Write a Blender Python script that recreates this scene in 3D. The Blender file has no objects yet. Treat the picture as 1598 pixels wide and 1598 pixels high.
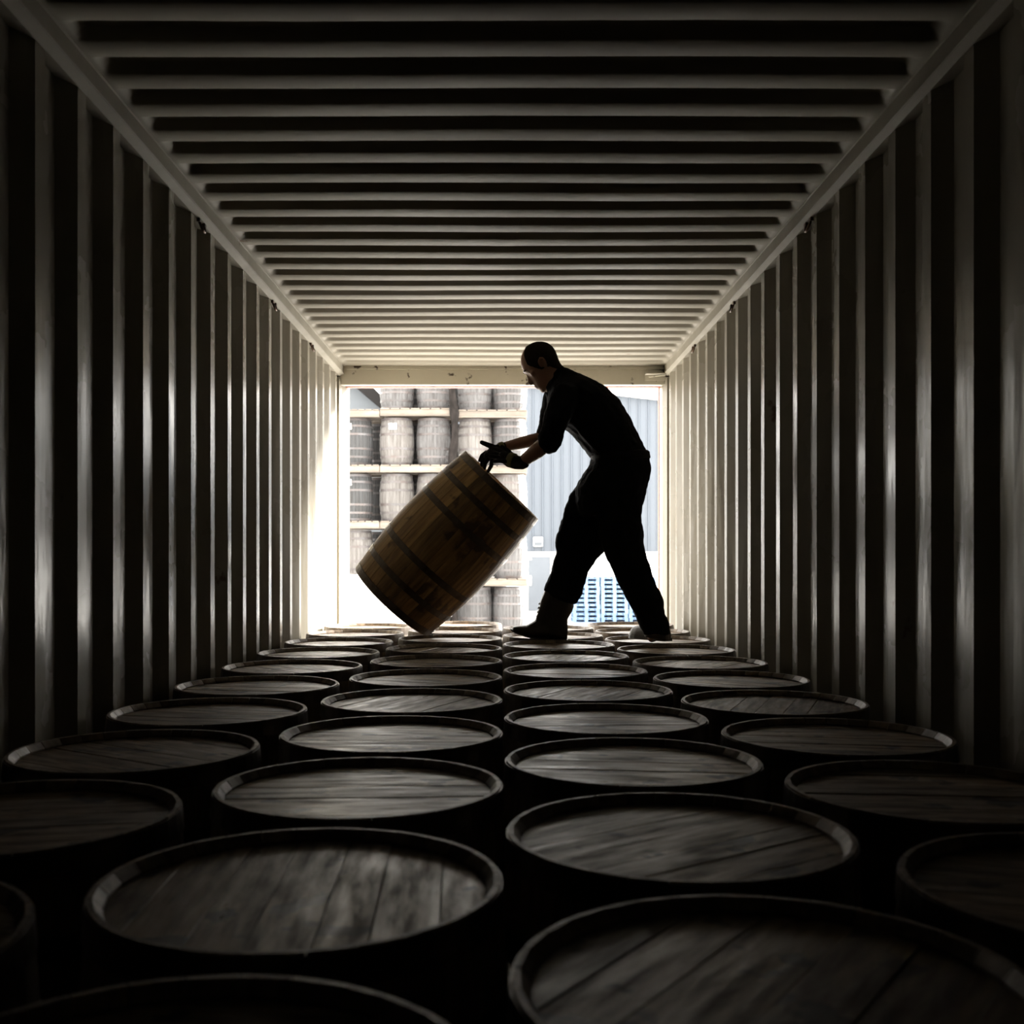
import bpy, bmesh, math, random
from mathutils import Vector, Matrix

random.seed(7)
sc = bpy.context.scene
COL = sc.collection
PI = math.pi

# ------------------------------------------------------------------ camera
CZ = 1.365                      # eye height above the container floor (floor z = 0)
F = 1653.0                      # focal length in pixels of the 1598 frame
AX, AY = 782.66, 866.9          # where the level optical axis meets the frame
cam_d = bpy.data.cameras.new('camera')
cam = bpy.data.objects.new('camera', cam_d)
COL.objects.link(cam)
cam.location = (0, 0, CZ)
cam.rotation_euler = (PI / 2, 0, 0)
cam_d.sensor_width = 36
cam_d.lens = F / 1598 * 36
cam_d.shift_x = (799 - AX) / 1598
cam_d.shift_y = (AY - 799) / 1598
cam_d.clip_start = 0.02
cam_d.clip_end = 500
cam_d.dof.use_dof = True
cam_d.dof.focus_distance = 5.3
cam_d.dof.aperture_fstop = 5.0
sc.camera = cam

# ------------------------------------------------------------------ sky, sun, exposure
SKY = 3.4
SUN = 24.0
EXPO = 1.55
world = bpy.data.worlds.new('overcast_sky')
sc.world = world
world.use_nodes = True
wn = world.node_tree
wn.nodes.clear()
wo = wn.nodes.new('ShaderNodeOutputWorld')
wb = wn.nodes.new('ShaderNodeBackground')
wtc = wn.nodes.new('ShaderNodeTexCoord')
wns = wn.nodes.new('ShaderNodeTexNoise')
wns.inputs['Scale'].default_value = 1.6
wns.inputs['Detail'].default_value = 4
wr = wn.nodes.new('ShaderNodeValToRGB')
wr.color_ramp.elements[0].position = 0.3
wr.color_ramp.elements[0].color = (0.93, 0.90, 0.84, 1)
wr.color_ramp.elements[1].position = 0.7
wr.color_ramp.elements[1].color = (1.0, 0.965, 0.90, 1)
wn.links.new(wtc.outputs['Generated'], wns.inputs['Vector'])
wn.links.new(wns.outputs['Fac'], wr.inputs['Fac'])
wn.links.new(wr.outputs['Color'], wb.inputs['Color'])
wb.inputs['Strength'].default_value = SKY
wn.links.new(wb.outputs['Background'], wo.inputs['Surface'])

sun_d = bpy.data.lights.new('sun', 'SUN')
sun_d.energy = SUN
sun_d.angle = math.radians(16)
sun_d.color = (1.0, 0.965, 0.90)
sun = bpy.data.objects.new('sun', sun_d)
COL.objects.link(sun)
sdir = Vector((-.80, -.45, -.42)).normalized()       # the way the sunlight travels
sun.rotation_euler = sdir.to_track_quat('-Z', 'Y').to_euler()
sun.location = (9, 12, 9)

sc.view_settings.view_transform = 'Standard'
sc.view_settings.look = 'None'
sc.view_settings.gamma = 1
sc.view_settings.use_curve_mapping = False
sc.view_settings.exposure = EXPO
sc.cycles.max_bounces = 6
sc.cycles.diffuse_bounces = 2
sc.cycles.glossy_bounces = 2

# ------------------------------------------------------------------ helpers
def tag(o, label=None, cat=None, group=None, kind=None):
    if label: o['label'] = label
    if cat: o['category'] = cat
    if group: o['group'] = group
    if kind: o['kind'] = kind
    return o

def empty(name, loc=(0, 0, 0)):
    o = bpy.data.objects.new(name, None)
    o.empty_display_size = 0.1
    o.location = loc
    COL.objects.link(o)
    return o

def link(name, me, mat=None, parent=None, smooth=None):
    if mat is not None and not me.materials:
        me.materials.append(mat)
    if smooth is not None:
        me.polygons.foreach_set('use_smooth', [smooth] * len(me.polygons))
    o = bpy.data.objects.new(name, me)
    COL.objects.link(o)
    if parent is not None:
        o.parent = parent
    return o

def mesh(name, verts, faces):
    me = bpy.data.meshes.new(name)
    me.from_pydata([tuple(v) for v in verts], [], faces)
    me.update()
    return me

class MB:
    """collects boxes and lofts into one mesh"""
    def __init__(s):
        s.v, s.f = [], []
    def add(s, verts, faces):
        n = len(s.v)
        s.v += [tuple(v) for v in verts]
        s.f += [tuple(i + n for i in f) for f in faces]
    def box(s, x0, x1, y0, y1, z0, z1, bev=0.0):
        if bev <= 0:
            s.add([(x0, y0, z0), (x1, y0, z0), (x1, y1, z0), (x0, y1, z0), (x0, y0, z1), (x1, y0, z1), (x1, y1, z1), (x0, y1, z1)],
                  [(0, 3, 2, 1), (4, 5, 6, 7), (0, 1, 5, 4), (1, 2, 6, 5), (2, 3, 7, 6), (3, 0, 4, 7)])
        else:
            bm = bmesh.new()
            bmesh.ops.create_cube(bm, size=1)
            for v in bm.verts:
                v.co = Vector(((x0 + x1) / 2 + v.co.x * (x1 - x0), (y0 + y1) / 2 + v.co.y * (y1 - y0), (z0 + z1) / 2 + v.co.z * (z1 - z0)))
            bmesh.ops.bevel(bm, geom=bm.edges[:], offset=bev, segments=1, affect='EDGES')
            bm.verts.index_update()
            s.add([v.co.copy() for v in bm.verts], [[v.index for v in f.verts] for f in bm.faces])
            bm.free()
    def rings(s, rings, cap=True, closed=True):
        n = len(rings[0])
        vs, fs = [], []
        for r in rings:
            vs += r
        for i in range(len(rings) - 1):
            for j in range(n if closed else n - 1):
                a, b = i * n + j, i * n + (j + 1) % n
                fs.append((a, b, b + n, a + n))
        if cap:
            fs.append(tuple(range(n - 1, -1, -1)))
            m = (len(rings) - 1) * n
            fs.append(tuple(m + j for j in range(n)))
        s.add(vs, fs)
    def tube(s, pts, rad, n=10, ends=True):
        pts = [Vector(p) for p in pts]
        rings = []
        up = None
        L = len(pts)
        seq = []
        for i, p in enumerate(pts):
            t = (pts[min(i + 1, L - 1)] - pts[max(i - 1, 0)]).normalized()
            seq.append((p, t, rad[i]))
        if ends:
            p, t, r = seq[0]
            a = [(p - t * r * .95, t, r * .3), (p - t * r * .7, t, r * .72)]
            p, t, r = seq[-1]
            b = [(p + t * r * .7, t, r * .72), (p + t * r * .95, t, r * .3)]
            seq = a + seq + b
        for p, t, r in seq:
            if up is None:
                up = Vector((0, 0, 1)) if abs(t.z) < .9 else Vector((1, 0, 0))
            side = t.cross(up).normalized()
            up = side.cross(t).normalized()
            rings.append([p + side * (math.cos(2 * PI * k / n) * r) + up * (math.sin(2 * PI * k / n) * r) for k in range(n)])
        s.rings(rings)
    def ellipsoid(s, c, ax, nu=14, nv=9):
        """ax: three half-axis vectors"""
        c = Vector(c)
        a, b, d = [Vector(q) for q in ax]
        rings = []
        for i in range(1, nv):
            th = PI * i / nv
            rings.append([c + d * -math.cos(th) + a * (math.sin(th) * math.cos(2 * PI * k / nu)) + b * (math.sin(th) * math.sin(2 * PI * k / nu)) for k in range(nu)])
        s.rings(rings)
    def me(s, name):
        return mesh(name, s.v, s.f)
    def build(s, name, mat, parent=None, smooth=False):
        return link(name, s.me(name), mat, parent, smooth)

# ------------------------------------------------------------------ materials
def mat(name, color, rough=.5, metal=0.0, var=None, nscale=(4, 4, 4), detail=5, bump=0.0, bscale=None, rvar=0.0, rnd=0.0, spec=.5, spots=None, coat=0.0):
    """principled paint / wood; var = second colour mixed in by noise, rnd = brightness spread from object to object,
    spots = (colour, scale, threshold) blotches"""
    m = bpy.data.materials.new(name)
    m.use_nodes = True
    nt = m.node_tree
    N, L = nt.nodes, nt.links
    b = N['Principled BSDF']
    b.inputs['Roughness'].default_value = rough
    b.inputs['Metallic'].default_value = metal
    b.inputs['Specular IOR Level'].default_value = spec
    b.inputs['Coat Weight'].default_value = coat
    tc = N.new('ShaderNodeTexCoord')
    info = N.new('ShaderNodeObjectInfo')
    add = N.new('ShaderNodeVectorMath'); add.operation = 'MULTIPLY_ADD'
    comb = N.new('ShaderNodeCombineXYZ')
    for k in range(3):
        L.new(info.outputs['Random'], comb.inputs[k])
    add.inputs[1].default_value = (9.1, 7.7, 13.3) if rnd else (0, 0, 0)
    L.new(comb.outputs[0], add.inputs[0])
    L.new(tc.outputs['Object'], add.inputs[2])
    mp = N.new('ShaderNodeMapping')
    mp.inputs['Scale'].default_value = nscale
    L.new(add.outputs[0], mp.inputs['Vector'])
    ns = N.new('ShaderNodeTexNoise')
    ns.inputs['Scale'].default_value = 1
    ns.inputs['Detail'].default_value = detail
    ns.inputs['Roughness'].default_value = .6
    L.new(mp.outputs[0], ns.inputs['Vector'])
    rgb = N.new('ShaderNodeRGB'); rgb.outputs[0].default_value = (*color, 1)
    out = rgb.outputs[0]
    if var is not None:
        mx = N.new('ShaderNodeMix'); mx.data_type = 'RGBA'
        mr = N.new('ShaderNodeMapRange')
        mr.inputs['From Min'].default_value = .35
        mr.inputs['From Max'].default_value = .68
        L.new(ns.outputs['Fac'], mr.inputs['Value'])
        L.new(mr.outputs[0], mx.inputs['Factor'])
        L.new(out, mx.inputs[6])
        mx.inputs[7].default_value = (*var, 1)
        out = mx.outputs[2]
    if spots is not None:
        scol, sscale, thr = spots
        n2 = N.new('ShaderNodeTexNoise')
        n2.inputs['Scale'].default_value = sscale
        n2.inputs['Detail'].default_value = 6
        L.new(add.outputs[0], n2.inputs['Vector'])
        m2 = N.new('ShaderNodeMapRange')
        m2.inputs['From Min'].default_value = thr
        m2.inputs['From Max'].default_value = thr + .05
        L.new(n2.outputs['Fac'], m2.inputs['Value'])
        mx = N.new('ShaderNodeMix'); mx.data_type = 'RGBA'
        L.new(m2.outputs[0], mx.inputs['Factor'])
        L.new(out, mx.inputs[6])
        mx.inputs[7].default_value = (*scol, 1)
        out = mx.outputs[2]
    if rnd:
        hs = N.new('ShaderNodeHueSaturation')
        mr = N.new('ShaderNodeMapRange')
        mr.inputs['To Min'].default_value = 1 - rnd
        mr.inputs['To Max'].default_value = 1 + rnd
        L.new(info.outputs['Random'], mr.inputs['Value'])
        L.new(mr.outputs[0], hs.inputs['Value'])
        L.new(out, hs.inputs['Color'])
        out = hs.outputs[0]
    L.new(out, b.inputs['Base Color'])
    if rvar:
        mr = N.new('ShaderNodeMapRange')
        mr.inputs['From Min'].default_value = .3
        mr.inputs['From Max'].default_value = .7
        mr.inputs['To Min'].default_value = max(.05, rough - rvar)
        mr.inputs['To Max'].default_value = min(1, rough + rvar)
        L.new(ns.outputs['Fac'], mr.inputs['Value'])
        L.new(mr.outputs[0], b.inputs['Roughness'])
    if bump:
        bp = N.new('ShaderNodeBump')
        bp.inputs['Strength'].default_value = 1
        bp.inputs['Distance'].default_value = bump
        if bscale:
            n3 = N.new('ShaderNodeTexNoise')
            mp3 = N.new('ShaderNodeMapping'); mp3.inputs['Scale'].default_value = bscale
            L.new(add.outputs[0], mp3.inputs['Vector'])
            L.new(mp3.outputs[0], n3.inputs['Vector'])
            n3.inputs['Scale'].default_value = 1
            n3.inputs['Detail'].default_value = 4
            L.new(n3.outputs['Fac'], bp.inputs['Height'])
        else:
            L.new(ns.outputs['Fac'], bp.inputs['Height'])
        L.new(bp.outputs[0], b.inputs['Normal'])
    return m

M = {}
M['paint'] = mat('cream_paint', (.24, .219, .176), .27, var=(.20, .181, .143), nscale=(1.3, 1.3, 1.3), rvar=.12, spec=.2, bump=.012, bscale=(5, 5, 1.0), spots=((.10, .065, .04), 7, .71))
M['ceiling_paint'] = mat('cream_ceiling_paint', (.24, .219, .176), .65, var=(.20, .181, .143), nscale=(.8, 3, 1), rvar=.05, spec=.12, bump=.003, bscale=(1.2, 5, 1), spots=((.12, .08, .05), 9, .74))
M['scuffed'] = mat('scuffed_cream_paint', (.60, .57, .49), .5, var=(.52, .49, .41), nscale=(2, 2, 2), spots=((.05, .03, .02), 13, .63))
M['red_edge'] = mat('red_oxide_paint', (.50, .12, .07), .5, var=(.42, .16, .10), nscale=(5, 5, 5))
M['plywood'] = mat('plywood_floor', (.10, .07, .045), .7, var=(.06, .04, .03), nscale=(10, 1.5, 5))
M['head'] = mat('weathered_oak', (.25, .178, .108), .46, var=(.066, .042, .025), nscale=(38, 6, 40), detail=9, bump=.0025, rvar=.2, spec=.17, rnd=.38, spots=((.03, .02, .013), 11, .60))
M['stave'] = mat('oak_stave', (.19, .135, .085), .55, var=(.09, .062, .04), nscale=(40, 40, 3), bump=.0015, rvar=.1, rnd=.3)
M['tilt_stave'] = mat('amber_oak_stave', (.34, .20, .068), .6, var=(.13, .07, .022), nscale=(30, 30, 3.5), bump=.0012, rnd=.4, spots=((.07, .035, .015), 5, .58))
M['hoop'] = mat('rusty_hoop_steel', (.10, .085, .07), .42, metal=.75, var=(.07, .045, .03), nscale=(14, 14, 25), bump=.0008, rvar=.12)
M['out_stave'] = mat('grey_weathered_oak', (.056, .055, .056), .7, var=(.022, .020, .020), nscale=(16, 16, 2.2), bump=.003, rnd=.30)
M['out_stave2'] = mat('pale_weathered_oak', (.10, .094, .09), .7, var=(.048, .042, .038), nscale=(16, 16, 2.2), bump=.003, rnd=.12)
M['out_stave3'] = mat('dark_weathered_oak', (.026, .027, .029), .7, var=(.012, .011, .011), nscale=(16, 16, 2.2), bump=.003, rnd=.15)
M['out_hoop'] = mat('galvanised_hoop', (.075, .072, .075), .5, metal=.3, var=(.055, .042, .038), nscale=(6, 6, 6), rnd=.25)
M['out_head'] = mat('grey_oak_head', (.09, .08, .07), .7, var=(.06, .05, .045), nscale=(20, 2, 5), rnd=.2)
M['pallet'] = mat('raw_pallet_wood', (.145, .122, .10), .75, var=(.095, .078, .063), nscale=(3, 12, 12), rnd=.22)
M['bark'] = mat('dark_rough_timber', (.007, .006, .0055), .9, var=(.018, .015, .014), spec=.1, nscale=(14, 14, 7), bump=.02, detail=8)
M['clad'] = mat('blue_grey_cladding', (.055, .067, .085), .5, var=(.050, .061, .078), nscale=(.5, .5, .2))
M['clad_rib'] = mat('blue_grey_cladding_rib', (.30, .36, .44), .5)
M['white'] = mat('white_paint', (.62, .615, .60), .6, var=(.56, .555, .54), nscale=(1, 1, 1))
M['door'] = mat('grey_door_paint', (.08, .092, .110), .5, var=(.072, .083, .10), nscale=(2, 2, 2))
M['dark_roof'] = mat('dark_roof_sheet', (.012, .011, .011), .8, spec=.1)
M['grey_shed'] = mat('pale_grey_sheet', (.070, .080, .092), .55, var=(.060, .069, .080), nscale=(1, 1, 1))
M['blue'] = mat('blue_pallet_paint', (.085, .15, .27), .6, var=(.11, .18, .29), nscale=(6, 6, 6), rnd=.15)
M['concrete'] = mat('yard_concrete', (.61, .60, .58), .8, var=(.51, .50, .485), nscale=(.5, .5, .5), bump=.004, bscale=(20, 20, 20))
M['steel'] = mat('dark_lashing_steel', (.045, .04, .035), .5, metal=.6, var=(.16, .09, .05), nscale=(30, 30, 30))
M['skin'] = mat('skin', (.24, .125, .08), .55, var=(.20, .095, .058), nscale=(9, 9, 9), bump=.0006, bscale=(90, 90, 90))
M['hair'] = mat('cropped_brown_hair', (.012, .008, .005), .9, var=(.007, .005, .003), spec=.08, nscale=(120, 120, 120), bump=.002)
M['shirt'] = mat('black_shirt', (.007, .007, .008), .9, var=(.007, .007, .008), nscale=(9, 9, 9), spec=.04, bump=.006, bscale=(14, 14, 14))
M['trousers'] = mat('black_trousers', (.009, .009, .010), .9, var=(.006, .006, .007), nscale=(8, 8, 8), spec=.04, bump=.008, bscale=(9, 9, 9))
M['glove'] = mat('black_glove', (.009, .008, .008), .85, spec=.15, var=(.014, .012, .010), nscale=(30, 30, 30))
M['olive'] = mat('olive_glove_cuff', (.17, .15, .05), .7, var=(.09, .08, .03), nscale=(25, 25, 25))
M['boot'] = mat('dark_boot_leather', (.014, .012, .010), .5, var=(.03, .022, .015), nscale=(12, 12, 12))
M['brown_boot'] = mat('brown_boot_leather', (.022, .015, .010), .6, var=(.035, .025, .017), nscale=(14, 14, 14))
M['eye'] = mat('eye_white', (.16, .13, .11), .4)
M['belt'] = mat('black_belt', (.008, .007, .007), .8, spec=.1)

# ------------------------------------------------------------------ the container
YE = 7.65            # inner face of the door frame
YB = -4.35           # closed end, behind the camera
ZC = CZ + 1.365      # ceiling
XL, XR = -1.170, 1.195
XRL, XRR = -1.139, 1.172
ZR = CZ + 1.309      # underside of the top rails

def wall_profile(phase):
    """(y, recess) along the wall; pitch 267 mm, 36 mm deep"""
    out = []
    p = .267
    k0 = int(math.floor((YB - phase) / p)) - 1
    k = k0
    while phase + k * p - .04 < YE + .1:
        c = phase + k * p
        out += [(c - .029, 0), (c + .029, 0), (c + .029 + .066, .036), (c + p - .029 - .066, .036)]
        k += 1
    pts = []
    for y, d in out:
        if y < YB: continue
        if y > YE: break
        pts.append((y, d))
    pts = [(YB, pts[0][1])] + pts + [(YE + .02, pts[-1][1])]
    return pts

def corrugated_wall(name, x, sgn, phase):
    pts = wall_profile(phase)
    zs = [-.02, .7, 1.4, 2.1, ZC + .03]
    v, f = [], []
    for y, d in pts:
        for z in zs:
            v.append((x + sgn * d, y, z))
    n = len(zs)
    for i in range(len(pts) - 1):
        for j in range(n - 1):
            a = i * n + j
            q = (a, a + n, a + n + 1, a + 1)
            f.append(q if sgn > 0 else q[::-1])
    me = mesh(name, v, f)
    o = link(name, me, M['paint'])
    return tag(o, kind='structure')

corrugated_wall('wall_left', XL, -1, 3.22)
corrugated_wall('wall_right', XR, 1, 4.045)

def make_ceiling():
    pitch, anchor = .196, 4.971
    ys = []
    k = -60
    while True:
        e = anchor + k * pitch            # far edge of a groove
        if e > YE: break
        if e - .11 > YB:
            ys += [(e - .112, 0), (e - .104, .18), (e - .082, .93), (e - .074, 1), (e - .038, 1), (e - .030, .93), (e - .008, .12), (e, 0)]
        k += 1
    ys = [(YB - .05, 0)] + ys + [(YE + .05, 0)]
    def ends(x0, sg):
        return [(x0 + sg * q) for q in (-.06, .012, .020, .030, .040, .052, .066)]
    xs = ends(XRL, 1) + [-.5, 0, .5] + ends(XRR, -1)[::-1]
    em = [0, 0, .12, .42, .78, .97, 1, 1, 1, 1, 1, .97, .78, .42, .12, 0, 0]
    v, f = [], []
    random.seed(3)
    for y, d in ys:
        sag = 0
        for x, m in zip(xs, em):
            v.append((x, y, ZC + .026 * min(d, m * 1.0) + .002 * math.sin(y * 2.3 + x * 3)))
    n = len(xs)
    for i in range(len(ys) - 1):
        for j in range(n - 1):
            a = i * n + j
            f.append((a, a + n, a + n + 1, a + 1))
    o = link('ceiling', mesh('ceiling', v, f), M['ceiling_paint'], None, True)
    me = o.data
    tag(o, kind='structure')
make_ceiling()

b = MB(); b.box(XL - .06, XR + .06, YB - .05, YE + .12, -.028, 0)
tag(b.build('floor', M['plywood']), kind='structure')
b = MB(); b.box(XL - .08, XR + .08, YB - .06, YB, -.02, ZC + .05)
tag(b.build('wall_back', M['paint']), kind='structure')
# outer roof skin and side skins close the shell where sheets meet
def rail(name, xr, xw, sg):
    """sg = +1 for the rail whose face looks towards +x"""
    b = MB()
    prof = [(xr, ZC + .03), (xr, ZR), (xw + sg * .002, ZR - .014), (xw - sg * .06, ZR - .014), (xw - sg * .06, ZC + .03)]
    r0 = [Vector((x, YB, z)) for x, z in prof]
    r1 = [Vector((x, YE + .02, z)) for x, z in prof]
    b.rings([r0, r1] if sg < 0 else [r1, r0])
    b.tube([(xr, YB, ZR + .002), (xr, YE, ZR + .002)], [.0035, .0035], 8)
    b.tube([(xr, YB, ZC - .001), (xr, YE, ZC - .001)], [.003, .003], 8)
    tag(b.build(name, M['ceiling_paint']), kind='structure')
rail('trim_1', XRL, XL, 1)
rail('trim_2', XRR, XR, -1)
# roof corner closers
b = MB(); b.box(XL - .06, XRL, YB, YE + .02, ZC + .02, ZC + .04); b.box(XRR, XR + .06, YB, YE + .02, ZC + .02, ZC + .04)
tag(b.build('trim_3', M['paint']), kind='structure')
# door header
ZH = CZ + 1.232
b = MB(); b.box(XL - .05, XR + .05, YE, YE + .07, ZH, ZC + .05, .004)
b.box(XL - .05, XR + .05, YE - .02, YE + .02, ZC - .022, ZC + .02)
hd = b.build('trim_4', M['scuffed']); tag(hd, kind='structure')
b = MB(); b.box(XL, XR, YE + .07, YE + .12, ZH - .006, ZC + .05, .003)
tag(b.build('trim_5', M['red_edge']), kind='structure')
# gusset plate and rod under the header beside the wall
b = MB(); b.box(XR - .16, XR, YE - .012, YE, CZ + 1.262, CZ + 1.325); b.box(XR - .16, XR - .02, YE - .07, YE - .012, CZ + 1.30, CZ + 1.307)
b.tube([(XR - .13, YE - .045, CZ + 1.285), (XR - .02, YE - .05, CZ + 1.297)], [.006, .006], 8)
tag(b.build('trim_6', M['scuffed']), kind='structure')
# corner posts
def post(name, pts, m):
    b = MB()
    b.rings([[Vector((x, y, -.02)) for x, y in pts], [Vector((x, y, ZH + .05)) for x, y in pts]])
    tag(b.build(name, m), kind='structure')
post('trim_7', [(XL - .05, YE - .035), (XL + .0015, YE - .03), (XL + .014, YE + .02), (XL + .045, YE + .10), (XL + .05, YE + .16), (XL - .05, YE + .16)], M['paint'])
post('trim_8', [(XR + .05, YE + .10), (XR - .042, YE + .10), (XR - .03, YE + .03), (XR - .004, YE - .03), (XR + .05, YE - .035)], M['paint'])
post('trim_9', [(XR - .045, YE + .10), (XR + .05, YE + .10), (XR + .05, YE + .15), (XR - .045, YE + .15)], M['red_edge'])
# the container's steel underframe standing on the yard
GZ = CZ - 1.60
b = MB()
for y in (YB + .2, -1, 2, 5, YE - .1):
    b.box(XL - .05, XR + .05, y - .08, y + .08, GZ, -.028)
b.box(XL - .05, XL + .05, YB, YE + .1, GZ, -.028); b.box(XR - .05, XR + .05, YB, YE + .1, GZ, -.028)
tag(b.build('trim_10', M['red_edge']), kind='structure')

# lashing rings under the top rails
def lashing(x, sg, y, label):
    b = MB()
    pts = []
    for k in range(9):
        a = PI * k / 8
        pts.append((x + sg * (.004 + .012 * math.sin(a)), y + .034 * math.cos(a), ZR - .014 - .040 * math.sin(a)))
    b.tube([(x + sg * .0, y + .034, ZR - .01)] + pts + [(x, y - .034, ZR - .01)], [.0055] * 11, 6)
    o = empty('lashing_ring', (0, 0, 0))
    b.build('ring_bar', M['steel'], o, True)
    for s in (-1, 1):
        b2 = MB()
        b2.box(min(x, x + sg * .012), max(x, x + sg * .012), y + s * .034 - .011, y + s * .034 + .011, ZR - .026, ZR - .012)
        b2.build('weld_lug', M['steel'], o)
    tag(o, label, 'lashing ring', 'lashing rings under the top rails')
ords = ['first', 'second', 'third', 'fourth', 'fifth', 'sixth', 'seventh', 'eighth', 'ninth', 'tenth', 'eleventh', 'twelfth']
for i, y in enumerate((6.50, 5.42, 4.11)):
    lashing(XL, 1, y, 'small dark steel lashing ring under the left wall rail, %s from the doorway' % ords[i])
for i, y in enumerate((6.55, 5.45, 4.10)):
    lashing(XR, -1, y, 'small dark steel lashing ring under the right wall rail, %s from the doorway' % ords[i])

# ------------------------------------------------------------------ barrels
H = .91
RE, RB = .282, .304
NST = 30

def rad(t, re=RE, rb=RB):
    return rb - (rb - re) * (2 * t - 1) ** 2

def stave_mesh(name, re, rb, ts, h=H, th=.022):
    al = PI / NST * .972
    v, f = [], []
    rings = []
    for t in ts:
        r = rad(t, re, rb)
        z = t * h
        e = min(t, 1 - t) * h
        ri = r - th if e > .012 else r - .008
        ro = r
        ring = [(ro * math.cos(-al), ro * math.sin(-al), z), (ro, 0, z), (ro * math.cos(al), ro * math.sin(al), z), (ri * math.cos(al), ri * math.sin(al), z), (ri * math.cos(-al), ri * math.sin(-al), z)]
        rings.append(ring)
    b = MB(); b.rings(rings)
    return b.me(name)

def hoop_mesh(name, z0, z1, re, rb, h=H, n=48, th=.0022):
    rings = []
    prof = [(z0, .0004), (z0, th), (z1, th), (z1, .0004)]
    for k in range(n):
        a = 2 * PI * k / n
        # (1/cos) keeps the hoop's facets outside the staves
        rings.append([((rad(z / h, re, rb) + d + .0006) * math.cos(a), (rad(z / h, re, rb) + d + .0006) * math.sin(a), z) for z, d in prof])
    v, f = [], []
    m = len(prof)
    for r in rings: v += r
    for k in range(n):
        for j in range(m):
            a, b_ = k * m + j, k * m + (j + 1) % m
            c, d = ((k + 1) % n) * m + (j + 1) % m, ((k + 1) % n) * m + j
            f.append((a, d, c, b_))
    return mesh(name, v, f)

def plank_meshes(name, R, widths):
    tot = sum(widths)
    x = -R
    out = []
    for w in widths:
        w = w / tot * 2 * R
        a, c = x, x + w
        x = c
        def outline(a, c, R, ins):
            a2, c2 = max(a + ins, -R + ins * 1.5), min(c - ins, R - ins * 1.5)
            Rr = R - ins
            xs = [a2 + (c2 - a2) * i / 5 for i in range(6)]
            top = [(q, math.sqrt(max(Rr * Rr - q * q, 1e-7))) for q in xs]
            bot = [(q, -math.sqrt(max(Rr * Rr - q * q, 1e-7))) for q in reversed(xs)]
            return bot[::-1] + top[::-1]
        lo, mid, hi = outline(a, c, R, .0003), outline(a, c, R, .0003), outline(a, c, R, .0014)
        dz = random.uniform(-.0012, .0012)
        b = MB()
        b.rings([[Vector((p[0], p[1], -.022)) for p in lo], [Vector((p[0], p[1], -.0012 + dz)) for p in mid], [Vector((p[0], p[1], dz)) for p in hi]])
        me = b.me(name)
        me.materials.append(M['head'])
        out.append(me)
    return out

TS = [0, .016, .28, .5, .72, .984, 1]
ST = stave_mesh('stave', RE, RB, TS); ST.materials.append(M['stave'])
HZ = [(.004, .044), (.135, .170), (.285, .322)]
HZ = HZ + [(H - z1, H - z0) for z0, z1 in HZ]
HOOPS = [hoop_mesh('hoop', z0, z1, RE, RB) for z0, z1 in HZ]
for me in HOOPS:
    me.materials.append(M['hoop'])
    me.polygons.foreach_set('use_smooth', [False] * len(me.polygons))
RH = RE - .0205
HEADS = [plank_meshes('head_plank', RH, w) for w in ([.8, 1.2, 1, 1.1, .9, 1.15, .85], [.9, 1, 1.3, 1, 1.2, .8], [1, .8, 1.1, 1.25, .9, 1.05, .8])]
for hs in HEADS:
    for me in hs:
        me.polygons.foreach_set('use_smooth', [False] * len(me.polygons))

def make_barrel(loc, rz, variant, head_rot, label, group):
    root = empty('oak_barrel', loc)
    root.rotation_euler = (0, 0, rz)
    for k in range(NST):
        o = link('stave', ST, None, root)
        o.rotation_euler = (0, 0, 2 * PI * k / NST)
    for me in HOOPS:
        link('hoop', me, None, root)
    for me in HEADS[variant]:
        o = link('head_plank', me, None, root)
        o.location = (0, 0, H - .018)
        o.rotation_euler = (0, 0, head_rot)
    return tag(root, label, 'barrel', group)

coldesc = ['column along the left wall', 'column left of the centre gap', 'column right of the centre gap', 'column along the right wall']
cols = [(-.862, 2.498, .6238, -2, 7), (-.283, 1.491, .6212, -1, 9), (.293, 1.141, .6146, 0, 9), (.850, 2.079, .6160, -1, 8)]
HEAD_ROT = {(1, 0): .04, (1, 3): -.42, (2, 1): -.95, (2, 0): -.62, (1, 1): 1.62, (1, 2): 1.5, (2, 2): 1.45, (2, 3): 1.62, (1, 4): 1.2, (3, 1): 1.4}
random.seed(21)
for c, (x, y0, py, k0, k1) in enumerate(cols):
    n = k1 - k0 + 1
    for i, k in enumerate(range(k0, k1 + 1)):
        y = y0 + py * k
        hr = HEAD_ROT.get((c, k), random.choice([1.57, 1.4, 1.75, .9, -.5]) + random.uniform(-.15, .15))
        if i <= n // 2:
            where = ('nearest the camera' if i == 0 else '%s from the camera' % ords[i])
        else:
            j = n - 1 - i
            where = ('nearest the doorway' if j == 0 else '%s from the doorway' % ords[j])
        dz = 0
        make_barrel((x, y, dz), 0, random.randrange(3), hr, 'upright oak barrel, %s in the %s' % (where, coldesc[c]), 'upright barrels on the container floor')

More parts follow.
